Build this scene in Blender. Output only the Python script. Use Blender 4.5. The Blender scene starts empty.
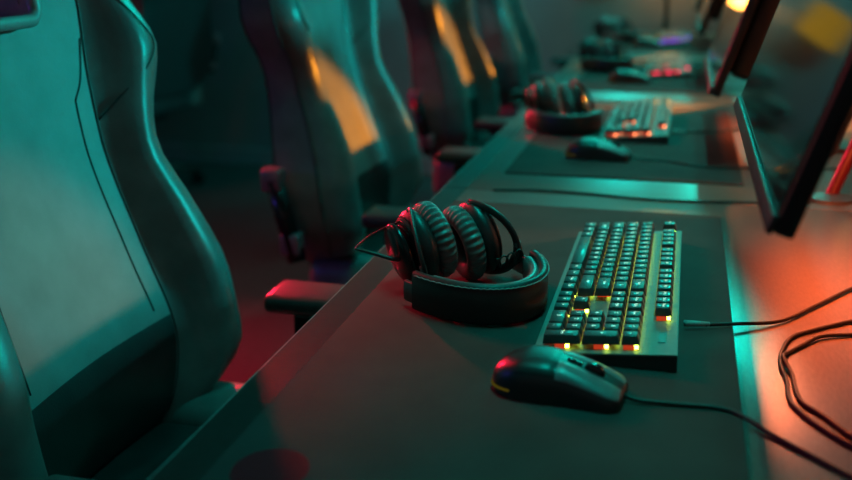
import bpy, bmesh, math, random
from mathutils import Vector, Matrix
random.seed(4)
SC = bpy.context.scene
C = SC.collection
PI = math.pi
DZ = 0.74            # desk top height above the floor

# ------------------------------------------------------------------ helpers
def obj(name, bm, mat, parent=None, smooth=True, auto=None):
    me = bpy.data.meshes.new(name)
    if auto is not None:
        bmesh.ops.recalc_face_normals(bm, faces=bm.faces[:])
    for f in bm.faces:
        f.smooth = smooth
    bm.to_mesh(me); bm.free()
    if smooth and auto is not None:
        me.set_sharp_from_angle(angle=math.radians(auto))
    for m in (mat if isinstance(mat, (list, tuple)) else [mat]):
        me.materials.append(m)
    o = bpy.data.objects.new(name, me)
    C.objects.link(o)
    if parent is not None:
        o.parent = parent
    return o

def thing(name, label, cat, loc=(0, 0, 0), rz=0, group=None):
    o = bpy.data.objects.new(name, None); C.objects.link(o)
    o.empty_display_size = .05
    o.location = loc; o.rotation_euler = (0, 0, rz)
    o['label'] = label; o['category'] = cat
    if group: o['group'] = group
    return o

def tag(o, label, cat, group=None):
    o['label'] = label; o['category'] = cat
    if group: o['group'] = group
    return o

def dup(root, loc, rz=0, label=None, swap=None):
    """copy of a thing with copies of its parts and sub-parts; swap = {old material: new material}"""
    def cp(o, par):
        c = o.copy(); C.objects.link(c); c.parent = par
        if swap and o.type == 'MESH':
            for i, s in enumerate(o.material_slots):
                if s.material in swap:
                    c.material_slots[i].link = 'OBJECT'
                    c.material_slots[i].material = swap[s.material]
        for ch in o.children:
            cp(ch, c)
        return c
    r = cp(root, None)
    r.location = loc; r.rotation_euler = (0, 0, rz)
    if label: r['label'] = label
    return r

def nbm(): return bmesh.new()

def box(bm, x0, x1, y0, y1, z0, z1, M=None, mi=0):
    vs = [bm.verts.new(p) for p in ((x0,y0,z0),(x1,y0,z0),(x1,y1,z0),(x0,y1,z0),(x0,y0,z1),(x1,y0,z1),(x1,y1,z1),(x0,y1,z1))]
    for q in ((3,2,1,0),(4,5,6,7),(0,1,5,4),(1,2,6,5),(2,3,7,6),(3,0,4,7)):
        f = bm.faces.new([vs[i] for i in q]); f.material_index = mi
    if M is not None: bmesh.ops.transform(bm, matrix=M, verts=vs)
    return vs

def rbox(bm, x0, x1, y0, y1, z0, z1, r, seg=3, M=None):
    vs = box(bm, x0, x1, y0, y1, z0, z1)
    es = list({e for v in vs for e in v.link_edges})
    res = bmesh.ops.bevel(bm, geom=es, offset=r, segments=seg, affect='EDGES', profile=.5)
    if M is not None:
        vv = list({v for f in res['faces'] for v in f.verts} | {v for v in vs if v.is_valid})
        bmesh.ops.transform(bm, matrix=M, verts=vv)

def tube(bm, pts, r, n=8, closed=False, flat=1.0, up=None, taper=None, caps=True):
    """sweep a circle (or ellipse: flat scales the second axis) along points"""
    pts = [Vector(p) for p in pts]
    N = len(pts); rings = []
    prev = None
    for i, p in enumerate(pts):
        a = pts[(i-1) % N] if (closed or i > 0) else p
        b = pts[(i+1) % N] if (closed or i < N-1) else p
        t = (b-a).normalized()
        if up is not None:
            s = t.cross(Vector(up))
            if s.length < 1e-6: s = t.orthogonal()
            s.normalize()
        elif prev is None:
            s = t.orthogonal().normalized()
        else:
            s = (prev - t*prev.dot(t)).normalized()
        prev = s
        w = t.cross(s)
        rr = r if taper is None else r*taper(i/(N-1))
        rings.append([bm.verts.new(p + s*(rr*math.cos(2*PI*k/n)) + w*(rr*flat*math.sin(2*PI*k/n))) for k in range(n)])
    for i in range(N if closed else N-1):
        A, B = rings[i], rings[(i+1) % N]
        for k in range(n):
            bm.faces.new((A[k], A[(k+1) % n], B[(k+1) % n], B[k]))
    if not closed and caps:
        bm.faces.new(rings[0][::-1]); bm.faces.new(rings[-1])

def lathe(bm, prof, n=24, M=None, sy=1.0):
    """revolve (r, z) profile about z"""
    rings = []; allv = []
    for r, z in prof:
        if r < 1e-6:
            v = bm.verts.new((0, 0, z)); rings.append([v]); allv.append(v)
        else:
            R = [bm.verts.new((r*math.cos(2*PI*k/n), r*sy*math.sin(2*PI*k/n), z)) for k in range(n)]
            rings.append(R); allv += R
    for A, B in zip(rings, rings[1:]):
        for k in range(n):
            k2 = (k+1) % n
            if len(A) == 1 and len(B) == 1: continue
            if len(A) == 1: bm.faces.new((A[0], B[k2], B[k]))
            elif len(B) == 1: bm.faces.new((A[k], A[k2], B[0]))
            else: bm.faces.new((A[k], A[k2], B[k2], B[k]))
    if M is not None: bmesh.ops.transform(bm, matrix=M, verts=allv)
    return allv

def crom(pts, per=8, closed=False):
    P = [Vector(p) for p in pts]; out = []
    n = len(P)
    for i in range(n if closed else n-1):
        if closed: a, b, c, d = P[i-1], P[i], P[(i+1) % n], P[(i+2) % n]
        else: a, b, c, d = P[max(i-1, 0)], P[i], P[i+1], P[min(i+2, n-1)]
        for k in range(per):
            t = k/per
            out.append(.5*((2*b)+(c-a)*t+(2*a-5*b+4*c-d)*t*t+(3*b-a-3*c+d)*t**3))
    if not closed: out.append(P[-1])
    return out

def interp(keys, x):
    """smooth (monotone-ish hermite) interpolation of [(x, y), ...]"""
    if x <= keys[0][0]: return keys[0][1]
    if x >= keys[-1][0]: return keys[-1][1]
    for i in range(len(keys)-1):
        if keys[i][0] <= x <= keys[i+1][0]:
            x0, y0 = keys[i]; x1, y1 = keys[i+1]; h = x1-x0
            def sl(j):
                if j <= 0: return (keys[1][1]-keys[0][1])/(keys[1][0]-keys[0][0])
                if j >= len(keys)-1: return (keys[-1][1]-keys[-2][1])/(keys[-1][0]-keys[-2][0])
                a = (keys[j][1]-keys[j-1][1])/(keys[j][0]-keys[j-1][0]); b = (keys[j+1][1]-keys[j][1])/(keys[j+1][0]-keys[j][0])
                return 0 if a*b <= 0 else 2*a*b/(a+b)
            m0, m1 = sl(i)*h, sl(i+1)*h
            t = (x-x0)/h
            return (2*t**3-3*t*t+1)*y0+(t**3-2*t*t+t)*m0+(-2*t**3+3*t*t)*y1+(t**3-t*t)*m1

# ------------------------------------------------------------------ materials
def mat(name, col, rough=.5, metal=0, spec=.5, noise=None, bump=None, emit=None, estr=0, coat=0, sheen=0, trans=0, rvar=0):
    m = bpy.data.materials.new(name); m.use_nodes = True
    nt = m.node_tree; b = nt.nodes['Principled BSDF']
    b.inputs['Base Color'].default_value = (*col, 1)
    b.inputs['Roughness'].default_value = rough
    b.inputs['Metallic'].default_value = metal
    b.inputs['Specular IOR Level'].default_value = spec
    b.inputs['Coat Weight'].default_value = coat
    b.inputs['Sheen Weight'].default_value = sheen
    b.inputs['Transmission Weight'].default_value = trans
    if emit:
        b.inputs['Emission Color'].default_value = (*emit, 1); b.inputs['Emission Strength'].default_value = estr
    tc = nt.nodes.new('ShaderNodeTexCoord')
    if noise:
        sc, amt = noise
        n = nt.nodes.new('ShaderNodeTexNoise'); n.inputs['Scale'].default_value = sc; n.inputs['Detail'].default_value = 6
        nt.links.new(tc.outputs['Object'], n.inputs['Vector'])
        r = nt.nodes.new('ShaderNodeMapRange')
        r.inputs[1].default_value = .3; r.inputs[2].default_value = .7
        r.inputs[3].default_value = 1-amt; r.inputs[4].default_value = 1+amt
        nt.links.new(n.outputs['Fac'], r.inputs[0])
        mx = nt.nodes.new('ShaderNodeMix'); mx.data_type = 'RGBA'; mx.blend_type = 'MULTIPLY'
        mx.inputs['Factor'].default_value = 1
        mx.inputs['A'].default_value = (*col, 1)
        nt.links.new(r.outputs[0], mx.inputs['B'])
        nt.links.new(mx.outputs['Result'], b.inputs['Base Color'])
        if rvar:
            r2 = nt.nodes.new('ShaderNodeMapRange'); r2.inputs[1].default_value = .3; r2.inputs[2].default_value = .7
            r2.inputs[3].default_value = rough-rvar; r2.inputs[4].default_value = rough+rvar
            nt.links.new(n.outputs['Fac'], r2.inputs[0]); nt.links.new(r2.outputs[0], b.inputs['Roughness'])
    if bump:
        sc, st, kind = bump
        if kind == 'voronoi':
            n = nt.nodes.new('ShaderNodeTexVoronoi'); n.inputs['Scale'].default_value = sc; out = n.outputs['Distance']
        elif kind == 'wave':
            n = nt.nodes.new('ShaderNodeTexWave'); n.inputs['Scale'].default_value = sc; n.inputs['Distortion'].default_value = .3; n.bands_direction = 'Z'; out = n.outputs['Fac']
        else:
            n = nt.nodes.new('ShaderNodeTexNoise'); n.inputs['Scale'].default_value = sc; n.inputs['Detail'].default_value = 4; out = n.outputs['Fac']
        nt.links.new(tc.outputs['Object'], n.inputs['Vector'])
        bp = nt.nodes.new('ShaderNodeBump'); bp.inputs['Strength'].default_value = st; bp.inputs['Distance'].default_value = .001
        nt.links.new(out, bp.inputs['Height']); nt.links.new(bp.outputs['Normal'], b.inputs['Normal'])
    return m

def emis(name, col, s):
    m = bpy.data.materials.new(name); m.use_nodes = True
    nt = m.node_tree; nt.nodes.clear()
    e = nt.nodes.new('ShaderNodeEmission'); e.inputs[0].default_value = (*col, 1); e.inputs[1].default_value = s
    o = nt.nodes.new('ShaderNodeOutputMaterial'); nt.links.new(e.outputs[0], o.inputs[0])
    return m

M_floor = mat('floor_carpet', (.030, .030, .033), .8, noise=(60, .4), bump=(300, .5, 'noise'))
M_wall = mat('wall_paint', (.20, .21, .22), .7, noise=(3, .12))
M_ceil = mat('ceiling_paint', (.10, .10, .11), .8, noise=(3, .1))
M_base = mat('baseboard_paint', (.25, .26, .27), .45, noise=(6, .1))
M_leather = mat('black_leather', (.022, .022, .025), .42, spec=.6, noise=(25, .25), bump=(420, .16, 'voronoi'))
M_leather2 = mat('grey_leather', (.20, .20, .205), .45, spec=.5, noise=(20, .12), bump=(420, .14, 'voronoi'))
M_bolster = mat('bolster_leather', (.15, .155, .16), .36, spec=.6, noise=(25, .2), bump=(420, .14, 'voronoi'))
M_shell = mat('chair_shell', (.022, .021, .024), .45, spec=.5, noise=(30, .2))
M_piping = mat('seam_piping', (.03, .032, .035), .45, noise=(80, .2))
M_perf = mat('perforated_edge', (.10, .10, .10), .55, noise=(60, .2), bump=(260, .8, 'wave'))
M_plastic = mat('black_plastic', (.03, .029, .03), .42, noise=(40, .2), bump=(600, .08, 'noise'))
M_gloss = mat('glossy_black_plastic', (.012, .012, .014), .2, noise=(30, .2))
M_metal = mat('grey_metal', (.35, .36, .38), .3, metal=1, noise=(30, .1))
M_cap2 = mat('bracket_cap', (.4, .26, .3), .3, metal=.6, noise=(30, .1))
M_trim = mat('slot_trim', (.30, .31, .32), .35, noise=(30, .1))
M_keycap = mat('keycap_plastic', (.030, .034, .035), .40, spec=.4, noise=(200, .12), coat=.25)
M_legend = mat('legend_ink', (.5, .5, .45), .5, emit=(.6, 1, .8), estr=1.1, noise=(50, .05))
M_plate = mat('keyboard_plate', (.14, .155, .145), .5, spec=.25, noise=(120, .08), bump=(500, .06, 'noise'))
M_case = mat('keyboard_case', (.03, .03, .032), .4, noise=(40, .15))
M_switch = mat('red_switch', (.35, .02, .012), .35, noise=(90, .1), emit=(1, .08, .02), estr=.4)  # emission imitates diode light on the switch housing
M_ledY = emis('led_yellow', (.66, 1, .08), 15)
M_ledO = emis('led_orange', (1, .26, .10), 7)
M_ledR = emis('led_pink_red', (1, .03, .12), 10)
M_ledP = emis('led_violet', (.10, .08, 1), 9)
M_band = mat('headband_leather', (.020, .020, .021), .42, noise=(30, .2), bump=(500, .15, 'voronoi'))
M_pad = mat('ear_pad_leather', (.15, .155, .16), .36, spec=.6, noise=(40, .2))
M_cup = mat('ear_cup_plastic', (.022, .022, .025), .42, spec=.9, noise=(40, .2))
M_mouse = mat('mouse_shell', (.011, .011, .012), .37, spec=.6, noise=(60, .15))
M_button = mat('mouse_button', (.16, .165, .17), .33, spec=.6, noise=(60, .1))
M_strip = emis('mouse_glow_strip', (1, .75, .05), .055)
M_cable = mat('cable_rubber', (.016, .014, .014), .55, noise=(300, .3))
M_plug = mat('cable_relief', (.35, .36, .36), .4, noise=(80, .1))
M_mon = mat('monitor_casing', (.012, .011, .011), .45, noise=(20, .2))
M_chin = mat('monitor_chin', (.04, .036, .04), .5, spec=.2, noise=(20, .15))
M_screen = mat('dark_screen', (.012, .014, .015), .07, spec=.55, noise=(8, .05))
M_redpost = mat('red_post', (.07, .004, .009), .35, noise=(30, .1))
M_post = mat('dark_post', (.05, .055, .06), .4, noise=(30, .15))
M_bulb = emis('warm_bulb', (1, .30, .06), 5)
M_bulbN = emis('warm_bulb_bright', (1, .30, .06), 7)
M_bulb2 = emis('far_warm_bulb', (1, .40, .06), 24)
M_lampmetal = mat('lamp_metal', (.04, .035, .03), .4, metal=.6, noise=(20, .1))
M_block = mat('blocker_felt', (.035, .04, .045), .8, noise=(80, .2))
M_front = mat('black_front_trim', (.016, .014, .014), .45, spec=.25, noise=(90, .2))
M_edge = mat('desk_edge_band', (.22, .22, .22), .35, noise=(60, .15))

def desk_material():
    m = mat('desk_laminate', (.30, .22, .17), .31, spec=1.0)
    nt = m.node_tree; b = nt.nodes['Principled BSDF']
    tc = nt.nodes.new('ShaderNodeTexCoord')
    mp = nt.nodes.new('ShaderNodeMapping'); mp.inputs['Scale'].default_value = (60, 14, 60)
    nt.links.new(tc.outputs['Object'], mp.inputs['Vector'])
    n = nt.nodes.new('ShaderNodeTexNoise'); n.inputs['Scale'].default_value = 5; n.inputs['Detail'].default_value = 10; n.inputs['Roughness'].default_value = .7
    nt.links.new(mp.outputs[0], n.inputs['Vector'])
    cr = nt.nodes.new('ShaderNodeValToRGB')
    cr.color_ramp.elements[0].position = .35; cr.color_ramp.elements[0].color = (.066, .051, .044, 1)
    cr.color_ramp.elements[1].position = .68; cr.color_ramp.elements[1].color = (.122, .098, .086, 1)
    nt.links.new(n.outputs['Fac'], cr.inputs['Fac']); nt.links.new(cr.outputs['Color'], b.inputs['Base Color'])
    bp = nt.nodes.new('ShaderNodeBump'); bp.inputs['Strength'].default_value = .12; bp.inputs['Distance'].default_value = .001
    nt.links.new(n.outputs['Fac'], bp.inputs['Height']); nt.links.new(bp.outputs['Normal'], b.inputs['Normal'])
    return m
M_desk = desk_material()

def mat_material(cx, cy, rx, ry):
    """woven grey desk mat with a printed red disc near its user-side corner"""
    m = mat('desk_mat_cloth', (.12, .115, .112), .8, spec=.08)
    nt = m.node_tree; b = nt.nodes['Principled BSDF']
    tc = nt.nodes.new('ShaderNodeTexCoord')
    n = nt.nodes.new('ShaderNodeTexNoise'); n.inputs['Scale'].default_value = 9; n.inputs['Detail'].default_value = 8
    nt.links.new(tc.outputs['Object'], n.inputs['Vector'])
    cr = nt.nodes.new('ShaderNodeValToRGB')
    cr.color_ramp.elements[0].position = .3; cr.color_ramp.elements[0].color = (.066, .040, .039, 1)
    cr.color_ramp.elements[1].position = .7; cr.color_ramp.elements[1].color = (.088, .056, .054, 1)
    nt.links.new(n.outputs['Fac'], cr.inputs['Fac'])
    sb = nt.nodes.new('ShaderNodeVectorMath'); sb.operation = 'SUBTRACT'; sb.inputs[1].default_value = (cx, cy, 0)
    nt.links.new(tc.outputs['Object'], sb.inputs[0])
    sc = nt.nodes.new('ShaderNodeVectorMath'); sc.operation = 'MULTIPLY'; sc.inputs[1].default_value = (1/rx, 1/ry, 0)
    nt.links.new(sb.outputs[0], sc.inputs[0])
    ln = nt.nodes.new('ShaderNodeVectorMath'); ln.operation = 'LENGTH'; nt.links.new(sc.outputs[0], ln.inputs[0])
    lt = nt.nodes.new('ShaderNodeMath'); lt.operation = 'LESS_THAN'; lt.inputs[1].default_value = 1
    nt.links.new(ln.outputs['Value'], lt.inputs[0])
    mx = nt.nodes.new('ShaderNodeMix'); mx.data_type = 'RGBA'
    nt.links.new(lt.outputs[0], mx.inputs['Factor']); nt.links.new(cr.outputs['Color'], mx.inputs['A'])
    mx.inputs['B'].default_value = (.26, .012, .02, 1)
    nt.links.new(mx.outputs['Result'], b.inputs['Base Color'])
    w = nt.nodes.new('ShaderNodeTexNoise'); w.inputs['Scale'].default_value = 900
    nt.links.new(tc.outputs['Object'], w.inputs['Vector'])
    bp = nt.nodes.new('ShaderNodeBump'); bp.inputs['Strength'].default_value = .25; bp.inputs['Distance'].default_value = .0006
    nt.links.new(w.outputs['Fac'], bp.inputs['Height']); nt.links.new(bp.outputs['Normal'], b.inputs['Normal'])
    return m

# ------------------------------------------------------------------ setting
X0, X1, Y0, Y1, ZC = -3.2, 3.0, -2.2, 4.86, 2.8
def struct(name, bm, m):
    o = obj(name, bm, m, None, smooth=False); o['kind'] = 'structure'
    return o
b = nbm(); box(b, X0-.1, X1+.1, Y0-.1, Y1+.1, -.1, 0); struct('floor', b, M_floor)
b = nbm(); box(b, X0-.1, X1+.1, Y0-.1, Y1+.1, ZC, ZC+.1); struct('ceiling', b, M_ceil)
b = nbm(); box(b, X0, X1, Y1, Y1+.1, 0, ZC); struct('wall_back', b, M_wall)
b = nbm(); box(b, X0-.1, X0, Y0, Y1, 0, ZC); struct('wall_left', b, M_wall)
b = nbm(); box(b, X1, X1+.1, Y0, Y1, 0, ZC); struct('wall_right', b, M_wall)
b = nbm(); box(b, X0, X1, Y0-.1, Y0, 0, ZC); struct('wall_front', b, M_wall)
b = nbm(); box(b, X0, X1, Y1-.014, Y1, 0, .085); box(b, X0, X1, Y1-.02, Y1, 0, .02); struct('baseboard_back', b, M_base)
b = nbm(); box(b, X0, X0+.014, Y0, Y1-.02, 0, .085); struct('baseboard_left', b, M_base)

# ------------------------------------------------------------------ desks and mats
ORD = ['nearest', 'second', 'third', 'fourth']
DXF, DXB = -.377, .62
def make_desk(y0, y1, label):
    t = thing('gaming_desk', label, 'desk', (0, (y0+y1)/2, 0), 0, 'row of gaming desks')
    h = (y1-y0)/2-.0012
    b = nbm(); rbox(b, DXF+.002, DXB, -h, h, DZ-.028, DZ, .0015, 2); obj('desk_top', b, M_desk, t, auto=40)
    b = nbm(); box(b, DXF+.0024, DXF+.0395, -h+.0004, h-.0004, DZ-.0002, DZ+.0007); obj('front_trim', b, M_front, t, smooth=False)
    b = nbm(); box(b, DXF, DXF+.0022, -h, h, DZ-.028, DZ-.0004); obj('edge_band', b, M_edge, t, smooth=False)
    for sx in (DXF+.30, DXB-.06):
        for sy in (-h+.09, h-.09):
            b = nbm(); box(b, sx-.025, sx+.025, sy-.025, sy+.025, 0, DZ-.028); obj('leg', b, M_shell, t, smooth=False)
    b = nbm(); box(b, DXF+.33, DXB-.08, -.02, .02, DZ-.07, DZ-.028); obj('cross_beam', b, M_shell, t, smooth=False)
    return t
seams = [.525, 1.5955, 2.668, 3.735, 4.80]
dl = ['brown laminate desk under the nearest mat, keyboard and mouse',
      'brown laminate desk holding the second keyboard from the front',
      'brown laminate desk with the red lit keyboard, third in the row',
      'brown laminate desk at the far end of the row by the wall']
for i in range(4): make_desk(seams[i], seams[i+1], dl[i])

def make_mat(x0, x1, y0, y1, label, disc=None):
    cx, cy = (x0+x1)/2, (y0+y1)/2
    b = nbm(); rbox(b, x0-cx, x1-cx, y0-cy, y1-cy, 0, .003, .0012, 2)
    m = mat_material(disc[0]-cx, disc[1]-cy, .030, .034) if disc else mat_material(9, 9, .01, .01)
    o = obj('desk_mat', b, m, None, auto=40); o.location = (cx, cy, DZ)
    return tag(o, label, 'desk mat', 'grey desk mats')
make_mat(-.336, .071, .535, 1.505, 'large grey cloth desk mat under the nearest keyboard, with a printed red disc', (-.289, .642))
make_mat(-.295, .114, 1.725, 2.56, 'grey cloth desk mat under the second keyboard from the front')
make_mat(-.30, .110, 2.80, 3.62, 'blurred grey desk mat under the red lit third keyboard')
make_mat(-.30, .110, 3.88, 4.60, 'dim grey desk mat at the far end of the desk row')
ZM = DZ+.003

# ------------------------------------------------------------------ keyboard
U = .01905; TH = .0795; KZ = .0225
ROWS = []   # (name, a0, width, v0, depth, legend)
def row(v, start, items):
    a = start
    for w, t in items:
        ROWS.append((a, w, v, 1.0, t)); a += w
row(0, 0, [(1.25,'Ctrl'),(1.25,'Win'),(1.25,'Alt'),(6.25,''),(1.25,'Alt'),(1.25,'Fn'),(1.25,'Menu'),(1.25,'Ctrl')])
row(0, 15.25, [(1,'<'),(1,'v'),(1,'>')]); row(0, 18.5, [(2,'0'),(1,'.')])
row(1, 0, [(2.25,'Shift')]+[(1,c) for c in 'ZXCVBNM,./']+[(2.75,'Shift')]); row(1, 16.25, [(1,'^')]); row(1, 18.5, [(1,'1'),(1,'2'),(1,'3')])
row(2, 0, [(1.75,'Caps')]+[(1,c) for c in "ASDFGHJKL;'"]+[(2.25,'Enter')]); row(2, 18.5, [(1,'4'),(1,'5'),(1,'6')])
row(3, 0, [(1.5,'Tab')]+[(1,c) for c in 'QWERTYUIOP[]']+[(1.5,'\\')]); row(3, 15.25, [(1,'Del'),(1,'End'),(1,'PgDn')]); row(3, 18.5, [(1,'7'),(1,'8'),(1,'9')])
row(4, 0, [(1,c) for c in '`1234567890-=']+[(2,'Back')]); row(4, 15.25, [(1,'Ins'),(1,'Home'),(1,'PgUp')]); row(4, 18.5, [(1,'Num'),(1,'/'),(1,'*'),(1,'-')])
row(5.5, 0, [(1,'Esc')])
for s, n0 in ((2, 1), (6.5, 5), (11, 9)): row(5.5, s, [(1,'F%d' % (n0+k)) for k in range(4)])
row(5.5, 15.25, [(1,'PrtSc'),(1,'ScrLk'),(1,'Pause')])
ROWS.append((21.5, 1, 0, 2.0, 'Enter')); ROWS.append((21.5, 1, 2, 2.0, '+'))

# legend outlines, made once from Blender's own font
texts = {}
for t in sorted({r[4] for r in ROWS if r[4]}):
    cu = bpy.data.curves.new('legend', 'FONT'); cu.body = t; cu.size = .0062 if len(t) == 1 else .0042; cu.align_x = 'CENTER'; cu.align_y = 'CENTER'
    to = bpy.data.objects.new('legend', cu); C.objects.link(to); texts[t] = to
dg = bpy.context.evaluated_depsgraph_get()
glyph = {t: bpy.data.meshes.new_from_object(o.evaluated_get(dg)) for t, o in texts.items()}
for o in texts.values():
    cu = o.data; bpy.data.objects.remove(o); bpy.data.curves.remove(cu)

# local frame: x = v (towards the monitor), y = -a, then tilted
TILT = Matrix.Translation((0, 0, KZ)) @ Matrix.Rotation(-TH, 4, 'Y')
def key_mesh(a0, w, v0, d, legend):
    bm = nbm()
    g = .0006; A0, A1, V0, V1 = a0*U+g, (a0+w)*U-g, v0*U+g, (v0+d)*U-g
    top = .0019; H = .0088
    lo = [(V0, -A1), (V1, -A1), (V1, -A0), (V0, -A0)]
    hi = [(V0+top*.8, -A1+top), (V1-top*1.2, -A1+top), (V1-top*1.2, -A0-top), (V0+top*.8, -A0-top)]
    L = [bm.verts.new((x, y, -H)) for x, y in lo]; Hh = [bm.verts.new((x, y, 0)) for x, y in hi]
    f = bm.faces.new(Hh)
    for k in range(4):
        bm.faces.new((L[k], L[(k+1) % 4], Hh[(k+1) % 4], Hh[k]))
    bmesh.ops.bevel(bm, geom=[e for e in bm.edges if not (e.verts[0] in L and e.verts[1] in L)], offset=.0009, segments=2, affect='EDGES', profile=.5)
    for f in bm.faces: f.smooth = True
    if legend:
        gm = glyph[legend]
        cx, cy = (V0+V1)/2+.0008, -(A0+A1)/2
        n0 = len(bm.faces)
        T = Matrix.Translation((cx, cy, .00015)) @ Matrix.Rotation(-PI/2, 4, 'Z')
        vm = [bm.verts.new(T @ v.co) for v in gm.vertices]
        for p in gm.polygons:
            try:
                ff = bm.faces.new([vm[i] for i in p.vertices]); ff.material_index = 1
            except ValueError: pass
    bmesh.ops.transform(bm, matrix=TILT, verts=bm.verts)
    return bm
def switch_bm(dx):
    bm = nbm(); s = .0068
    box(bm, -s, s, -s, s, -.0146, -.0094, mi=0)
    box(bm, s-.0030, s+.0004, -s-.0009, -s+.0028, -.0133, -.0098, mi=1)   # the lit diode, near end
    box(bm, -s+.001, s-.0032, -s-.0006, -s+.001, -.013, -.0095, mi=2)
    bmesh.ops.transform(bm, matrix=Matrix.Rotation(-TH, 4, 'Y'), verts=bm.verts)
    return bm
kb = thing('keyboard', 'nearest black full size mechanical keyboard with yellow green glow on the grey mat', 'keyboard', (-.1165, 1.3425, ZM), 0, 'mechanical keyboards')
L_, W_ = 22.5*U, 6.5*U
b = nbm()
# case: wedge with the light top plate
def wedge(bm, x0, x1, y0, y1, w0, w1):
    vs = box(bm, x0, x1, y0, y1, w0, w1); bmesh.ops.transform(bm, matrix=TILT, verts=vs); return vs
vs = wedge(b, -.008, W_+.0055, -L_-.008, .002, -.0225, -.0165)
for v in vs[:4]: v.co.z = .0006
obj('lower_case', b, M_case, kb, smooth=False)
b = nbm(); vs = wedge(b, -.0085, W_+.006, -L_-.0085, .0025, -.0165, -.0146)
bmesh.ops.bevel(b, geom=b.edges[:], offset=.0006, segments=2, affect='EDGES'); obj('top_plate', b, M_plate, kb, auto=40)
b = nbm(); x = 6.0*U; yy = -20.6*U; wedge(b, x-.0035, x+.0035, yy-.014, yy+.014, -.0146, -.0138); obj('indicator_window', b, M_case, kb, smooth=False)
sw_src = None
NAMES = {'Shift':'shift_key','Caps':'caps_lock_key','Tab':'tab_key','Back':'backspace_key','Enter':'enter_key','+':'plus_key','\\':'slash_key','0':'number_key','':'space_bar','Ctrl':'control_key','Alt':'alt_key'}
for a0, w, v0, d, lg in ROWS:
    nm = NAMES.get(lg, 'keycap') if (w > 1 or d > 1) else 'keycap'
    k = obj(nm, key_mesh(a0, w, v0, d, lg), [M_keycap, M_legend], kb)
    p = Matrix.Rotation(-TH, 4, 'Y') @ Vector(((v0+d/2)*U, -(a0+w/2)*U, 0))
    if sw_src is None:
        sw_src = obj('switch', switch_bm(0), [M_switch, M_ledY, M_switch], k, smooth=False); s = sw_src
    else:
        s = sw_src.copy(); C.objects.link(s); s.parent = k
    s.location = (p.x, p.y, p.z+KZ)
    if a0 == 21.5 or (v0 == 5.5 and a0 == 17.25) or lg == '-': pass
def cable_part(parent, pts, off, r=.0021, name='cable', per=8, z=None):
    b = nbm(); P = crom([Matrix.Rotation(-parent.rotation_euler.z, 3, 'Z') @ (Vector(p)-Vector(off)) for p in pts], per)
    tube(b, P, r, 8); return obj(name, b, M_cable, parent)
ko = (-.1165, 1.3425, ZM)
b = nbm(); tube(b, [Vector((.0205, 1.0215, DZ+.0105))-Vector(ko), Vector((.046, 1.030, DZ+.0085))-Vector(ko)], .0036, 10, taper=lambda t: 1-.3*t); obj('strain_relief', b, M_plug, kb)
KC = [(.042, 1.028, DZ+.0085), (.075, 1.044, DZ+.0065), (.121, 1.072, DZ+.0035), (.165, 1.135, DZ+.003), (.213, 1.208, DZ+.003), (.30, 1.33, DZ+.003), (.42, 1.42, DZ+.003), (.575, 1.45, DZ+.003)]
cable_part(kb, KC, ko)
KB2 = dup(kb, (-.149, 2.490, ZM), 0, 'black keyboard with orange glowing near edge on the second mat', {M_ledY: M_ledO})
KB3 = dup(kb, (-.105, 3.545, ZM), 0, 'blurred keyboard with pink red glowing near edge on the third mat', {M_ledY: M_ledR})
KB4 = dup(kb, (-.11, 4.58, ZM), 0, 'far blurred keyboard with violet glow at the end of the row', {M_ledY: M_ledP})

# ------------------------------------------------------------------ mouse
def mouse_pt(u, ph):
    """u 0 tail .. 1 nose along +x; ph 0..pi across from -y to +y"""
    L = .121
    hw = interp([(0, .001), (.015, .0095), (.05, .018), (.12, .0265), (.25, .0325), (.40, .0330), (.58, .0300), (.75, .0305), (.90, .0300), (.97, .0265), (1, .020)], u)
    hh = interp([(0, .010), (.015, .0155), (.05, .0225), (.14, .0295), (.28, .0350), (.40, .0355), (.55, .0330), (.70, .0280), (.85, .0210), (.95, .0155), (1, .012)], u)
    c, s = math.cos(ph), math.sin(ph)
    y = -hw*math.copysign(abs(c)**.62, c)
    z = .001+hh*max(s, 0)**.52
    return Vector((u*L-.06, y+.0012*math.sin(u*PI), z))
ms = thing('computer_mouse', 'black ergonomic mouse with red lit tail in front of the nearest keyboard', 'mouse', (-.0905, .836, ZM), -.10, 'wired gaming mice')
us = [0, .015, .03, .05, .08, .12, .17, .22, .28, .34, .4, .46, .52, .58, .64, .7, .76, .82, .88, .92, .955, .98, 1]
b = nbm(); NP = 24; rings = []
for u in us: rings.append([b.verts.new(mouse_pt(u, PI*k/NP)) for k in range(NP+1)])
for A, B in zip(rings, rings[1:]):
    for k in range(NP): b.faces.new((A[k], B[k], B[k+1], A[k+1]))
b.faces.new(rings[-1]); b.faces.new(rings[0][::-1])
b.faces.new([r[0] for r in rings][::-1]+[r[-1] for r in rings])
obj('mouse_body', b, M_mouse, ms, auto=60)
def patch(u0, u1, f0, f1, off, nu=14, nv=10):
    bm = nbm(); G = []; eps = 1e-3
    for i in range(nu+1):
        u = u0+(u1-u0)*i/nu; R = []
        for j in range(nv+1):
            ph = PI*(f0+(f1-f0)*j/nv); p = mouse_pt(u, ph)
            du = mouse_pt(min(u+eps, 1), ph)-mouse_pt(u-eps, ph); dv = mouse_pt(u, ph+eps)-mouse_pt(u, ph-eps)
            n = dv.cross(du); n = -n if n.z < 0 else n
            n.normalize(); edge = 0 if (i in (0, nu) or j in (0, nv)) else 1
            R.append(bm.verts.new(p+n*(off if edge else off*.3)))
        G.append(R)
    for A, B in zip(G, G[1:]):
        for j in range(nv): bm.faces.new((A[j], B[j], B[j+1], A[j+1]))
    return bm
obj('left_button', patch(.52, .985, .54, .84, .0012), M_button, ms)
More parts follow.
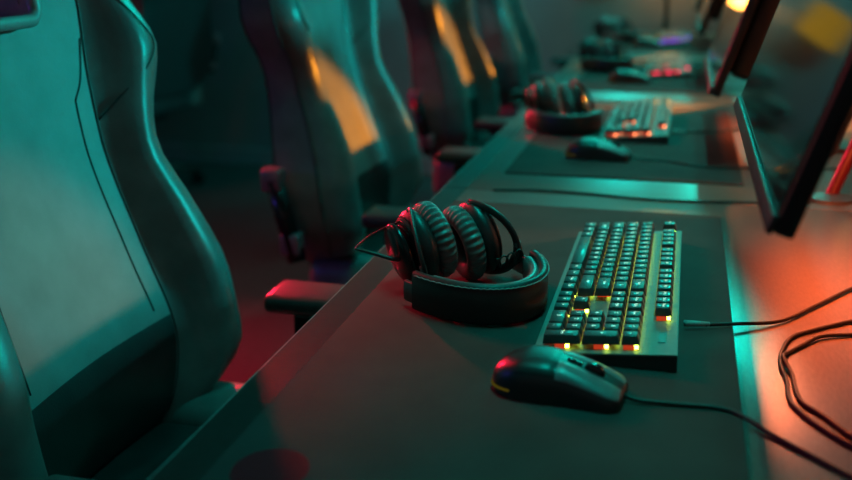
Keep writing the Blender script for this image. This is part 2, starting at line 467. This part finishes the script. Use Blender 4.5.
obj('right_button', patch(.52, .985, .16, .46, .0012), M_button, ms)
obj('palm_shell', patch(.10, .505, .2, .8, .0007), M_mouse, ms)
b = nbm(); p = mouse_pt(.76, PI/2); lathe(b, [(0, -.004), (.0085, -.004), (.0105, -.0025), (.0105, .0025), (.0085, .004), (0, .004)], 20, Matrix.Translation(p+Vector((0, 0, -.004))) @ Matrix.Rotation(PI/2, 4, 'X')); obj('scroll_wheel', b, M_gloss, ms, auto=40)
for u in (.60, .65):
    b = nbm(); p = mouse_pt(u, PI/2); rbox(b, p.x-.0045, p.x+.0035, p.y-.003, p.y+.003, p.z-.002, p.z+.0016, .0008, 2); obj('profile_button', b, M_gloss, ms)
for u0, u1 in ((.42, .54), (.555, .68)):
    obj('side_button', patch(u0, u1, .905, .955, .0018, 6, 4), M_gloss, ms)
b = nbm(); pts = [mouse_pt(u, .012*PI)+Vector((-.0006, -.0006, .0022)) for u in (.19, .15, .1, .07, .05, .03, .015)] + [mouse_pt(u, .988*PI)+Vector((-.0006, .0006, .0022)) for u in (.015, .03, .05)]
tube(b, pts, .0011, 6); obj('glow_strip', b, M_strip, ms)
mo = (-.0905, .836, ZM)
MCBL = [(-.032, .830, DZ+.011), (-.018, .829, DZ+.0068), (.019, .833, DZ+.0052), (.053, .834, DZ+.0052), (.072, .822, DZ+.0048), (.090, .802, DZ+.0026), (.116, .775, DZ+.0022), (.148, .742, DZ+.0022), (.20, .69, DZ+.0022), (.29, .66, DZ+.0022), (.42, .70, DZ+.0022), (.575, .72, DZ+.0022)]
cable_part(ms, MCBL, mo)
def other_mouse(loc, rz, label, cab):
    r = dup(ms, loc, rz, label)
    for ch in r.children:
        if ch.name.startswith('cable'):
            bpy.data.objects.remove(ch)
    inv = Matrix.Translation(loc) @ Matrix.Rotation(rz, 4, 'Z'); inv.invert()
    b = nbm(); tube(b, crom([inv @ Vector(p) for p in cab], 8), .0021, 8); obj('cable', b, M_cable, r)
    return r
other_mouse((-.145, 1.885, ZM), -.05, 'black mouse with teal sheen in front of the second keyboard', [(-.087, 1.882, DZ+.011), (-.06, 1.880, DZ+.006), (-.03, 1.885, DZ+.0052), (0, 1.870, DZ+.0052), (.03, 1.85, DZ+.0052), (.075, 1.84, DZ+.0052), (.108, 1.85, DZ+.0052), (.16, 1.87, DZ+.0022), (.3, 1.9, DZ+.0022)])
other_mouse((-.150, 2.985, ZM), .1, 'blurred dark mouse in front of the red lit third keyboard', [(-.09, 2.988, DZ+.011), (-.06, 2.98, DZ+.0052), (0, 2.95, DZ+.0052), (.09, 2.93, DZ+.0052), (.13, 2.93, DZ+.0022), (.3, 2.95, DZ+.0022)])
other_mouse((-.14, 4.05, ZM), 0, 'tiny dark mouse beside the violet glow at the far end', [(-.08, 4.05, DZ+.011), (-.05, 4.05, DZ+.0052), (.09, 4.03, DZ+.0052), (.13, 4.03, DZ+.0022), (.3, 4.05, DZ+.0022)])

# ------------------------------------------------------------------ headphones
# local: +x along the ear axis (left cup at -x), -y towards the crown of the band, z up
def make_headphones(loc, rz, label):
    t = thing('headphones', label, 'headphones', loc, rz, 'over-ear headsets')
    # headband lying on its side: a tall thin strap bent into a horseshoe
    def arc(e, s):
        # s 0..1 from left end to right end, e = offset outwards
        th = PI+PI*s if True else 0
        ang = PI*(1.0-.06)+ (PI*1.12)*s
        return Vector(((.088+e)*math.cos(ang), .006+(.132+e)*math.sin(ang), 0))
    def strap(e0, e1, z0, z1, s0, s1, r, n=44):
        bm = nbm(); rr = []
        for i in range(n+1):
            s = s0+(s1-s0)*i/n
            prof = [(e0, z0+r), (e0, z1-r), (e0+r*.5, z1-r*.2), ((e0+e1)/2, z1), (e1-r*.5, z1-r*.2), (e1, z1-r), (e1, z0+r), (e1-r*.5, z0+r*.2), ((e0+e1)/2, z0), (e0+r*.5, z0+r*.2)]
            ring = []
            for e, z in prof:
                p = arc(e, s); p.z = z; ring.append(bm.verts.new(p))
            rr.append(ring)
        for A, B in zip(rr, rr[1:]):
            for k in range(len(A)): bm.faces.new((A[k], A[(k+1) % len(A)], B[(k+1) % len(A)], B[k]))
        bm.faces.new(rr[0][::-1]); bm.faces.new(rr[-1])
        return bm
    band = obj('headband', strap(-.011, 0, .002, .047, .15, .87, .004), M_band, t, auto=60)
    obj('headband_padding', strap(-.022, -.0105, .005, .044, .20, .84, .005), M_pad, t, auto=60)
    for z in (.0435,):
        b = nbm(); pts = []
        for i in range(73):
            p = arc(.0003, .16+.70*i/72); p.z = z+(.0004 if i % 2 else -.0004); pts.append(p)
        tube(b, pts, .0007, 5); obj('stitching', b, M_trim, band)
    # band end sliders
    for s0, s1 in ((.11, .16), (.86, .98)):
        obj('slider', strap(-.008, -.002, .008, .032, s0, s1, .002, 8), M_cup, t, auto=60)
    def lean(o):
        o.data.transform(LEAN); return o
    for sd in (-1, 1):
        yc, zc = .034, .0525
        LEAN = Matrix.Translation((sd*.038, .004, .0525-.0015)) @ Matrix.Rotation(math.radians(-15), 4, 'Y') @ Matrix.Scale(.92, 4) @ Matrix.Translation((-sd*.040, 0, -.0525))
        cup = None
        # shell: oval dish, axis along x
        def oval(prof, n=40):
            bm = nbm()
            M = Matrix.Translation((0, yc, zc)) @ Matrix.Rotation(sd*PI/2, 4, 'Y')
            lathe(bm, prof, n, M, sy=.86); return bm
        # profile z = distance outwards from the ear plane
        cup = lean(obj('ear_cup', oval([(0, .0300), (.0380, .0300), (.0455, .0330), (.0500, .0380), (.0500, .0440), (.0465, .0490), (.0440, .0540), (.030, .0600), (.022, .0605), (.0205, .0590), (0, .0590)]), M_cup, t, auto=50))
        for rr, zz in ((.0452, .0525), (.0400, .0560), (.0345, .0585)):
            b = nbm(); M = Matrix.Translation((0, yc, zc)) @ Matrix.Rotation(sd*PI/2, 4, 'Y')
            tube(b, [M @ Vector((rr*math.cos(2*PI*k/48), rr*.86*math.sin(2*PI*k/48), zz)) for k in range(48)], .0010, 6, closed=True); lean(obj('groove_ring', b, M_gloss, cup))
        if sd < 0:
            lean(obj('outer_disc', oval([(0, .0760), (.034, .0750), (.0400, .0725), (.0415, .0690), (.0400, .0660), (.020, .0640), (.012, .0560), (0, .0560)]), M_gloss, t, auto=50))
        # pleated pad
        b = nbm(); n, m_ = 224, 14; rings = []
        for i in range(n):
            a = 2*PI*i/n
            pl = 1+.13*math.cos(a*32)
            ring = []
            for k in range(m_):
                q = 2*PI*k/m_
                rad = .0385+(.0125*math.cos(q))*(pl if math.cos(q) > -.3 else 1)
                h = .0190+.0135*math.sin(q)
                ring.append(b.verts.new((sd*h, yc+rad*.86*math.sin(a), zc+rad*math.cos(a))))
            rings.append(ring)
        for i in range(n):
            A, B = rings[i], rings[(i+1) % n]
            for k in range(m_): b.faces.new((A[k], A[(k+1) % m_], B[(k+1) % m_], B[k]))
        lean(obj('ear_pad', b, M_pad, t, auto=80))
        b = nbm(); M = Matrix.Translation((0, yc, zc)) @ Matrix.Rotation(sd*PI/2, 4, 'Y'); lathe(b, [(0, .0285), (.036, .0285), (.036, .0298), (0, .0298)], 32, M, sy=.86); lean(obj('speaker_cloth', b, M_shell, t, auto=40))
        # fork that carries the cup: half ring from its top round the band side to its bottom
        pts = []
        for i in range(25):
            a = PI*i/24
            r = .0560
            out = math.sin(a)
            pts.append((sd*(.041+.024*out), yc-.060*out, zc+(.0488)*math.cos(a)))
        b = nbm(); tube(b, pts, .0062, 10, flat=.45, up=(sd*.8, .2, 0)); lean(obj('yoke', b, M_cup, t))
        for zz in (zc+.0488, zc-.0488):
            b = nbm(); lathe(b, [(0, -.003), (.0045, -.003), (.0045, .003), (0, .003)], 14, Matrix.Translation((sd*.041, yc, zz))); lean(obj('pivot', b, M_metal, t, auto=40))
        b = nbm(); tube(b, [arc(-.005, .13 if sd < 0 else .97)+Vector((0, 0, .02)), LEAN @ Vector((sd*.066, yc-.060, .036)), LEAN @ Vector((sd*.066, yc-.0595, .052))], .0045, 8); obj('hinge', b, M_cup, t)
    # boom microphone stub and its wire on the left cup
    b = nbm(); tube(b, crom([(-.060, .026, .040), (-.075, .030, .041), (-.093, .044, .046), (-.110, .060, .050)], 6), .0030, 8, taper=lambda s: 1-.35*s); mic = obj('microphone_boom', b, M_cup, t)
    b = nbm(); tube(b, crom([(-.110, .060, .050), (-.095, .062, .060), (-.075, .055, .072), (-.060, .040, .082)], 6), .0011, 6); obj('microphone_wire', b, M_cable, mic)
    # curly lead by the right cup
    b = nbm(); tube(b, [(.030+.026*k/30+.0035*math.sin(k*.70), -.026-.012*k/30, .036+.0065*math.cos(k*.70)+.012*k/30) for k in range(31)], .0011, 6); obj('curly_lead', b, M_cable, t)
    return t
HPR = math.radians(40)
hp = make_headphones((-.233, 1.086, ZM), HPR, 'black over-ear headset lying beside the nearest keyboard, with microphone boom')
dup(hp, (-.252, 2.205, ZM), math.radians(17), 'black over-ear headset lying beside the second keyboard')
dup(hp, (-.245, 3.290, ZM), math.radians(20), 'blurred dark headset left of the red lit third keyboard')
dup(hp, (-.275, 4.235, ZM), math.radians(35), 'far blurred headset highest in the photo, near the violet glow')

# ------------------------------------------------------------------ loose cables on the desk
def loose(pts, r, label, grp=None, per=8):
    b = nbm(); tube(b, crom(pts, per), r, 8)
    o = obj('cable', b, M_cable); return tag(o, label, 'cable', grp)
ZC2 = DZ+.0024
loop = [(.268, 1.25, ZC2), (.262, 1.19, ZC2), (.24, 1.122, ZC2), (.197, 1.094, ZC2), (.149, 1.052, ZC2), (.128, 1.027, ZC2), (.1155, .985, ZC2), (.112, .952, ZC2), (.1145, .915, ZC2), (.113, .876, ZC2), (.1185, .853, ZC2), (.134, .823, ZC2), (.158, .792, ZC2), (.20, .755, ZC2), (.232, .757, ZC2), (.235, .775, ZC2), (.20, .785, ZC2), (.162, .807, ZC2), (.1395, .845, ZC2), (.1245, .868, ZC2), (.1205, .895, ZC2), (.1205, .930, ZC2), (.1150, .962, ZC2+.0042), (.1215, .985, ZC2), (.137, 1.008, ZC2), (.158, 1.036, ZC2+.001), (.192, 1.052, ZC2), (.225, 1.062, ZC2), (.25, 1.072, ZC2)]
loose(loop, .0022, 'folded black cable looping over the orange lit desk at the right', None, 6)
loose([(-.29, 1.590, DZ+.002), (-.22, 1.607, DZ+.002), (-.12, 1.600, DZ+.002), (-.05, 1.588, DZ+.002), (.02, 1.590, DZ+.002), (.08, 1.600, DZ+.002), (.16, 1.615, DZ+.002), (.28, 1.66, DZ+.002)], .0019, 'thin dark cable lying across the bare desk between the two nearest mats')

# ------------------------------------------------------------------ monitors
def make_monitor(loc, zb, label, w=.61, h=.365, tilt=17, bw=.28, bd=.030):
    t = thing('computer_monitor', label, 'monitor', loc, 0, 'monitors along the desk row')
    R = Matrix.Translation((0, 0, zb)) @ Matrix.Rotation(math.radians(tilt), 4, 'Y')
    b = nbm(); rbox(b, 0, .016, -w/2, w/2, 0, h, .003, 2, R)
    rbox(b, .0165, .0165+bd, -w*bw, w*bw, .04, h*.80, .012, 3, R)
    obj('casing', b, M_mon, t, auto=40)
    b = nbm(); box(b, -.0015, -.0002, -w/2+.008, w/2-.008, .016, h-.008, R); obj('screen', b, M_screen, t, smooth=False)
    b = nbm(); rbox(b, -.005, .0, -w/2, w/2, -.001, .014, .0012, 2, R); obj('chin', b, M_chin, t, auto=40)
    # leaning neck behind, on a spread foot
    b = nbm(); rbox(b, .215, .250, -.03, .03, .010, zb+.16, .006, 2); obj('stand_neck', b, M_mon, t, auto=40)
    b = nbm(); rbox(b, .05, .200, -.03, .03, zb+.12, zb+.16, .006, 2, Matrix.Translation((.045, 0, 0))); obj('stand_arm', b, M_mon, t, auto=40)
    b = nbm(); rbox(b, .198, .34, -.10, .10, .0004, .010, .003, 2); obj('stand_foot', b, M_mon, t, auto=40)
    return t
make_monitor((.072, 1.05, DZ), .190, 'nearest black monitor seen edge on, leaning back over the right side')
make_monitor((.052, 2.155, DZ), .134, 'second monitor edge on behind the nearest one, dark slab above the second keyboard', bw=.47, bd=.042)
make_monitor((.035, 3.22, DZ), .150, 'blurred third monitor beside the red lit keyboard')
make_monitor((.03, 4.26, DZ), .150, 'far blurred monitor at the end of the desk row under the warm bulb')

# leaning posts with a red lower half, between the stations
def make_post(loc, label):
    t = thing('desk_post', label, 'post', loc, 0, 'posts between the monitors')
    d = Vector((.30, 0, .954))
    b = nbm(); tube(b, [Vector((0, 0, .006)), d*.14], .010, 10); obj('lower_tube', b, M_redpost, t, auto=40)
    b = nbm(); tube(b, [d*.14, d*.46], .008, 10); obj('upper_tube', b, M_post, t, auto=40)
    b = nbm(); tube(b, [d*.135, d*.155], .013, 12); obj('collar', b, M_metal, t, auto=40)
    b = nbm(); lathe(b, [(0, 0), (.035, 0), (.035, .006), (.012, .012), (0, .012)], 20); obj('base_plate', b, M_post, t, auto=40)
    return t
make_post((.243, 1.66, DZ), 'leaning post with red lower half behind the nearest monitor')
make_post((.250, 2.70, DZ), 'leaning post with red lower half left of the nearest screen')

# added screens, one per desk, that block the teal key light
for k, (hh, lb) in enumerate(((.42, 'lower added light blocker behind the nearest monitor'), (.42, 'lower added light blocker along the back of the second desk'), (.54, 'taller added light blocker along the back of the third desk'), (.54, 'taller added light blocker along the back of the last desk'))):
    b = nbm(); rbox(b, DXB-.03, DXB-.012, seams[k]+.004, seams[k+1]-.004, DZ+.0005, DZ+hh, .004, 2)
    tag(obj('light_blocker', b, M_block, None, auto=40), lb, 'light blocker', 'added light blockers')

# ------------------------------------------------------------------ lamps
def make_lamp(loc, label, zb, r=.03, m=None):
    t = thing('desk_lamp', label, 'lamp', loc, 0, 'small warm lamps')
    b = nbm(); lathe(b, [(0, 0), (.045, 0), (.045, .008), (.012, .014), (.008, zb-r*.8), (.014, zb-r*.7), (.014, zb-r*.5), (0, zb-r*.5)], 20); obj('lamp_base', b, M_lampmetal, t, auto=40)
    b = nbm(); lathe(b, [(r*math.sin(PI*k/10), zb-r*math.cos(PI*k/10)) for k in range(11)], 20); obj('bulb', b, m or M_bulb, t)
    return t
make_lamp((.43, 1.66, DZ), 'warm globe lamp behind the gap after the nearest monitor', .10, .03, M_bulbN)
make_lamp((.43, 2.74, DZ), 'warm globe lamp at the right edge behind the nearest monitor', .075)
make_lamp((.42, 3.79, DZ), 'warm globe lamp behind the third monitor', .10)
make_lamp((-.087, 4.70, DZ), 'warm bulb lamp at the far end, glowing in the second screen', .245, .034, M_bulb2)

t = thing('amber_glow_box', 'added amber glow box mirrored as a yellow patch in the nearest screen', 'lamp', (-.46, Y1, DZ+.30))  # added above the view, only to make the yellow reflection
b = nbm(); rbox(b, -.10, .10, -.07, -.012, -.02, .14, .02, 3); obj('glow_panel', b, emis('amber_glow', (.75, .42, .02), .55), t)
b = nbm(); rbox(b, -.04, .04, -.0135, -.0005, .01, .11, .004, 2); obj('wall_plate', b, M_lampmetal, t, auto=40)

# ------------------------------------------------------------------ gaming chair
# local x forward (towards the desk), y across, z from the floor; CX = world x of the root
CX = -.70
wK = [(-.27,.178),(-.235,.228),(-.19,.284),(-.14,.306),(-.08,.306),(0,.286),(.08,.260),(.13,.249),(.17,.256),(.22,.291),(.26,.305),(.31,.288),(.37,.248),(.43,.203),(.50,.156),(.52,.125)]
pK = [(-.27,.050),(-.20,.085),(-.12,.098),(0,.082),(.15,.062),(.3,.055),(.45,.060),(.52,.035)]
qK = [(-.27,.060),(-.22,.120),(-.15,.158),(-.05,.158),(.05,.138),(.14,.112),(.20,.112),(.26,.118),(.33,.095),(.40,.075),(.46,.065),(.52,.036)]
iK = [(-.27,.14),(-.12,.168),(.0,.160),(.12,.154),(.22,.165),(.33,.185),(.40,.168),(.52,.09)]
def xb(z): return -.757-.168*(z+.15)-CX
def back_front(z, t):
    """x of the front surface at height z (relative to the desk), |t| across"""
    w, wi, p, q = interp(wK, z), interp(iK, z), interp(pK, z), interp(qK, z)
    a = abs(t); wi = min(wi, w*.8)
    if a <= wi:
        return xb(z)+p-.012*math.cos(a/wi*PI/2)+.010*0
    u = (a-wi)/(w-wi)
    if u < .40:
        s = u/.40; s = s*s*(3-2*s)
        return xb(z)+p+(q-p)*s
    s = (u-.40)/.60
    return xb(z)+.020+(q-.020)*math.sqrt(max(0, 1-s**3.6))
ZR = [-.27, -.255, -.235, -.21, -.185, -.16, -.14, -.12, -.10, -.08, -.06, -.03, 0, .03, .06, .09, .115, .14, .165, .19, .215, .24, .26, .28, .30, .31, .33, .35, .37, .39, .41, .43, .45, .47, .49, .505, .52]
NB = 12
def cols(z):
    """column positions: the panel from 8 strips, each bolster from NB strips"""
    w, wi = interp(wK, z), interp(iK, z); wi = min(wi, w*.8)
    H = .08 if wi > .085 else wi*.9
    pan = [-wi, -wi*.5-H*.5, -H, -H*.5, 0, H*.5, H, wi*.5+H*.5, wi]
    us = [.07, .14, .21, .28, .34, .40, .52, .64, .76, .87, .95, 1.0]
    R = [wi+(w-wi)*u for u in us]
    return [-t for t in R[::-1]]+pan+R
def make_chair(loc, rz, label):
    t = thing('gaming_chair', label, 'chair', loc, rz, 'gaming chairs along the desks')
    G = [[Vector((back_front(z, c), c, z+DZ)) for c in cols(z)] for z in ZR]
    n = len(G[0])
    def sub(rows, cs, hole=False):
        bm = nbm(); V = {}
        def v(i, j):
            if (i, j) not in V: V[(i, j)] = bm.verts.new(G[i][j])
            return V[(i, j)]
        for i in rows:
            for j in cs:
                if hole and .31 <= ZR[i] < .37 and NB+2 <= j < NB+6: continue
                bm.faces.new((v(i, j), v(i, j+1), v(i+1, j+1), v(i+1, j)))
        return bm
    iz = lambda z: min(range(len(ZR)), key=lambda k: abs(ZR[k]-z))
    a, c = iz(-.10), iz(.26)
    last = len(ZR)-1
    obj('centre_panel', sub(range(a, c), range(NB, NB+8)), M_leather2, t)
    obj('head_section', sub(range(c, last), range(NB, NB+8), True), M_leather2, t)
    obj('lumbar_section', sub(range(0, a), range(NB, NB+8)), M_leather, t)
    for rng in (range(0, NB), range(NB+8, n-1)):
        obj('side_bolster', sub(range(0, last), rng), M_bolster, t)
    # back shell
    b = nbm(); rows = []
    for i, z in enumerate(ZR):
        w = interp(wK, z); rr = []
        cs = cols(z)
        for j, cc in enumerate(cs):
            s = abs(cc)/w
            rr.append(b.verts.new((xb(z)+.020*(s**6)-.004, cc*1.004, z+DZ)))
        rows.append(rr)
    for i in range(last):
        for j in range(n-1):
            if .31 <= ZR[i] < .37 and NB+2 <= j < NB+6: continue
            b.faces.new((rows[i][j], rows[i+1][j], rows[i+1][j+1], rows[i][j+1]))
    F = [[b.verts.new(G[i][j]+Vector((-.0005, 0, 0))) for j in range(n)] for i in (0, last)]
    for k, i in ((0, 0), (1, last)):
        for j in range(n-1): b.faces.new((rows[i][j], rows[i][j+1], F[k][j+1], F[k][j]))
    for j in (0, n-1):
        E = [b.verts.new(G[i][j]) for i in range(last+1)]
        for i in range(last): b.faces.new((rows[i][j], rows[i+1][j], E[i+1], E[i]))
    obj('backrest_shell', b, M_shell, t)
    # slot trim
    def ring(z0, z1, hw, dx, r, n_=6):
        pts = []
        for (cy, cz, a0) in ((hw-.018, z1-.018, 0), (-hw+.018, z1-.018, 90), (-hw+.018, z0+.018, 180), (hw-.018, z0+.018, 270)):
            for k in range(n_+1):
                an = math.radians(a0+90*k/n_)
                yy, zz = cy+.018*math.cos(an), cz+.018*math.sin(an)
                pts.append((xb(zz)+dx, yy, zz+DZ))
        return pts
    b = nbm()
    A = ring(.305, .375, .085, .064, .006); B = ring(.305, .375, .085, -.008, .006)
    tube(b, A, .0085, 8, closed=True)
    va = [b.verts.new(p) for p in ring(.309, .371, .081, .064, .006)]; vb = [b.verts.new(p) for p in ring(.309, .371, .081, -.008, .006)]
    for k in range(len(va)): b.faces.new((va[k], va[(k+1) % len(va)], vb[(k+1) % len(va)], vb[k]))
    tube(b, B, .007, 8, closed=True)
    obj('strap_slot_trim', b, M_trim, t)
    # seams
    def seam(fn, z0, z1, r, m, nm, n_=30, off=.001):
        b = nbm(); pts = []
        for k in range(n_+1):
            z = z0+(z1-z0)*k/n_; c = fn(z)
            pts.append((back_front(z, c)+off, c, z+DZ))
        tube(b, pts, r, 6); return obj(nm, b, m, t)
    for sd in (-1, 1):
        seam(lambda z: sd*min(interp(iK, z), interp(wK, z)*.8)*1.015, -.24, .48, .0013, M_piping, 'seam_piping')
        seam(lambda z: sd*(interp(iK, z)-.030), -.085, .20, .0009, M_piping, 'panel_seam')
        b = nbm(); pts = []
        for z, c in ((.20, interp(iK, .20)-.030), (.225, interp(iK, .225)-.012), (.275, interp(iK, .275)-.002)):
            pts.append((back_front(z, sd*c)+.001, sd*c, z+DZ))
        tube(b, crom(pts, 5), .0010, 6); obj('notch_seam', b, M_piping, t)
        # quilted wing inset: seam lines of the triangular patch
        def fw(z, u):
            w, wi = interp(wK, z), interp(iK, z); wi = min(wi, w*.8); return sd*(wi+(w-wi)*u)
        b = nbm(); pts = []
        for z, u in ((.17, .04), (.20, .22), (.235, .44), (.262, .60), (.285, .56), (.32, .38), (.36, .14)):
            c = fw(z, u); pts.append((back_front(z, c)+.001, c, z+DZ))
        tube(b, crom(pts, 3), .0013, 6); obj('wing_seam', b, M_piping, t)
        seam(lambda z: fw(z, .93), -.22, .46, .0030, M_perf, 'edge_piping', off=.0)
    # side brackets
    for sd in (-1, 1):
        y = sd*.334
        b = nbm()
        for z0, z1, xx in ((-.20, -.04, 0),):
            d0, d1 = Vector((xb(z0)+.045, y, z0+DZ)), Vector((xb(z1)+.030, y, z1+DZ))
            tube(b, [d0, d1], .019, 12)
        br = obj('recline_bracket', b, M_gloss, t)
        for zc_, dx in ((-.165, .042), (-.04, .030)):
            b = nbm(); rbox(b, xb(zc_)+dx-.020, xb(zc_)+dx+.020, y-.018, y+.018, zc_+DZ-.022, zc_+DZ+.022, .006, 3); obj('bracket_cap', b, M_cap2, br)
    # seat
    b = nbm(); rbox(b, -.02, .47, -.165, .165, .385, .485, .03, 4); obj('seat_cushion', b, M_leather, t, auto=60)
    for sd in (-1, 1):
        b = nbm(); y = sd*.205; rbox(b, -.02, .46, y-.052, y+.052, .38, .515, .035, 4); obj('seat_bolster', b, M_bolster, t, auto=60)
        # arm: pad, post, bracket
        y = sd*.300
        b = nbm(); rbox(b, .13, .37, y-.043, y+.043, DZ-.124, DZ-.096, .010, 3); obj('arm_pad', b, M_plastic, t, auto=60)
        b = nbm(); rbox(b, .17, .27, y-.028, y+.028, .40, DZ-.1235, .008, 3); obj('arm_post', b, M_gloss, t, auto=60)
        b = nbm(); rbox(b, .15, .29, min(y+sd*.02, sd*.12), max(y+sd*.02, sd*.12), .36, .40, .006, 2); obj('arm_bracket', b, M_gloss, t, auto=60)
    b = nbm(); rbox(b, .10, .34, -.12, .12, .34, .384, .01, 2); obj('tilt_mechanism', b, M_gloss, t, auto=60)
    b = nbm(); lathe(b, [(0, .10), (.03, .10), (.03, .22), (.022, .22), (.022, .345), (0, .345)], 18, Matrix.Translation((.22, 0, 0))); obj('gas_lift', b, M_gloss, t, auto=40)
    for k in range(5):
        an = 2*PI*k/5+.3; d = Vector((math.cos(an), math.sin(an), 0)); o_ = Vector((.22, 0, 0))
        b = nbm(); tube(b, [o_+d*.02+Vector((0, 0, .115)), o_+d*.16+Vector((0, 0, .105)), o_+d*.31+Vector((0, 0, .075))], .022, 8, flat=.7, taper=lambda s: 1-.35*s); lg = obj('base_leg', b, M_plastic, t)
        b = nbm(); cn = o_+d*.30
        for s in (-1, 1): lathe(b, [(0, -.010), (.026, -.010), (.029, -.006), (.029, .006), (.026, .010), (0, .010)], 16, Matrix.Translation(cn+Vector((-d.y*.016*s, d.x*.016*s, .029))) @ Matrix.Rotation(an, 4, 'Z') @ Matrix.Rotation(PI/2, 4, 'X'))
        obj('caster', b, M_gloss, lg, auto=40)
    return t
ch = make_chair((CX, 1.01, 0), 0, 'large gaming chair in the left foreground, nearest the camera')
dup(ch, (CX, 2.075, 0), 0, 'second gaming chair, its panel lit orange, left of the nearest headset')
dup(ch, (CX, 3.14, 0), 0, 'third gaming chair with a narrow orange lit panel, left of the second headset')
dup(ch, (CX, 4.20, 0), 0, 'fourth gaming chair, dim green, at the far end of the row')
dup(ch, (-2.26, 4.12, 0), math.radians(172), 'dark chair standing in shadow by the back wall')

# ------------------------------------------------------------------ lights
def area(name, loc, target, sx, sy, col, power, spread=None):
    l = bpy.data.lights.new(name, 'AREA'); l.shape = 'RECTANGLE'; l.size = sx; l.size_y = sy
    l.color = col; l.energy = power
    if spread: l.spread = math.radians(spread)
    o = bpy.data.objects.new(name, l); C.objects.link(o)
    o.location = loc
    o.rotation_euler = (Vector(target)-Vector(loc)).to_track_quat('-Z', 'Y').to_euler()
    return o
# teal tube on the ceiling above the monitors, teal lamp high on the right, teal panel high on the far wall
o = area('ceiling_tube_light', (-.06, 2.6, DZ+1.95), (.06, 2.6, DZ), .05, 4.2, (.0, .62, .50), 12.5, 52)
o.rotation_euler = (0, -math.atan2(.03, 1.95), 0)
area('teal_wall_fill', (-.9, 4.1, DZ+1.95), (-.9, 4.86, DZ+.2), .5, .2, (.0, .6, .56), 7, 80)  # added to wash the back wall teal
area('teal_key_light', (2.4, 3.2, DZ+1.16), (-.7, 2.0, DZ+.2), .16, .16, (.0, .60, .55), 118)
area('teal_sheen_light', (.20, 4.82, DZ+1.45), (-.1, 1.0, DZ), .10, 1.1, (.0, .66, .50), 48)
area('teal_sheen_light', (-.46, 4.82, DZ+1.30), (-.1, 1.0, DZ), .16, .7, (.0, .66, .54), 14)  # added so keycap tops and mouse catch a teal sheen
area('teal_mouse_glint', (.50, 3.5, DZ+1.9), (-.1, .9, DZ), .25, .25, (.0, .64, .56), 1.0)  # added for the teal highlight on the mouse
# red light from the left, far end of the room
area('red_floor_light', (-2.26, 3.6, DZ+.36), (-.46, 1.15, DZ-.02), .08, .08, (1, .012, .05), 17, 80)
area('red_wall_light', (-2.6, 2.4, DZ+1.5), (-.3, 1.0, DZ), .75, .75, (1, .012, .05), 36)
area('violet_light', (-2.6, .4, DZ+.7), (-.2, 1.0, DZ), .25, .25, (.10, .06, 1), 3.5)
def spot(name, loc, target, ang, power, col, r=.02, blend=.4):
    l = bpy.data.lights.new(name, 'SPOT'); l.spot_size = math.radians(ang); l.spot_blend = blend; l.energy = power; l.color = col; l.shadow_soft_size = r
    o = bpy.data.objects.new(name, l); C.objects.link(o); o.location = loc
    o.rotation_euler = (Vector(target)-Vector(loc)).to_track_quat('-Z', 'Y').to_euler()
    return o
# added strips and spots, shaped to put lamp orange on desk and chairs
WARM = (1, .30, .07)
o = area('warm_desk_fill', (.118, 1.20, DZ+.185), (.118+.98, 1.20, DZ+.185-.17), .30, .012, (1, .135, .03), 14)
o = area('warm_desk_fill', (.100, 2.30, DZ+.13), (.100+.98, 2.30, DZ+.13-.17), .25, .012, (1, .16, .035), 3)
spot('warm_fill_spot', (.39, 1.68, DZ+.16), (-.66, .96, DZ-.02), 20, 11, (1, .45, .28), .02, .6)
spot('warm_fill_spot', (.40, 2.92, DZ+.12), (-.66, 2.00, DZ-.03), 19, 140, (1, .32, .02), .02, .35)
spot('warm_fill_spot', (.38, 3.98, DZ+.12), (-.69, 3.10, DZ+.03), 19, 130, (1, .32, .02), .02, .35)
spot('warm_fill_spot', (.42, 1.70, DZ+.30), (.04, 1.62, DZ), 30, 6, (1, .34, .07))
spot('warm_fill_spot', (.42, 2.78, DZ+.30), (.0, 2.70, DZ), 30, 14, (1, .34, .07))

w = bpy.data.worlds.new('room_ambient'); SC.world = w; w.use_nodes = True
bg = w.node_tree.nodes['Background']; bg.inputs[0].default_value = (.01, .05, .05, 1); bg.inputs[1].default_value = .15

# ------------------------------------------------------------------ camera
cd = bpy.data.cameras.new('camera'); cam = bpy.data.objects.new('camera', cd); C.objects.link(cam)
P_, YW, RL, H_ = .2893, .2497, .0016, .3955
f = Vector((-math.sin(YW)*math.cos(P_), math.cos(YW)*math.cos(P_), -math.sin(P_)))
rt = Vector((math.cos(YW), math.sin(YW), 0)); dn = f.cross(rt)
cr, sr = math.cos(RL), math.sin(RL)
rx = rt*cr+dn*sr; ry = -rt*sr+dn*cr
M = Matrix((rx, -ry, -f)).transposed().to_4x4(); M.translation = (0, 0, DZ+H_)
cam.matrix_world = M
cd.sensor_width = 36; cd.lens = 36*1000/852
cd.clip_start = .02
cd.dof.use_dof = True; cd.dof.focus_distance = 1.10; cd.dof.aperture_fstop = 3.0
SC.camera = cam
SC.view_settings.view_transform = 'Standard'; SC.view_settings.look = 'None'
SC.view_settings.gamma = 1; SC.view_settings.use_curve_mapping = False
SC.view_settings.exposure = 0
SC.cycles.use_denoising = True
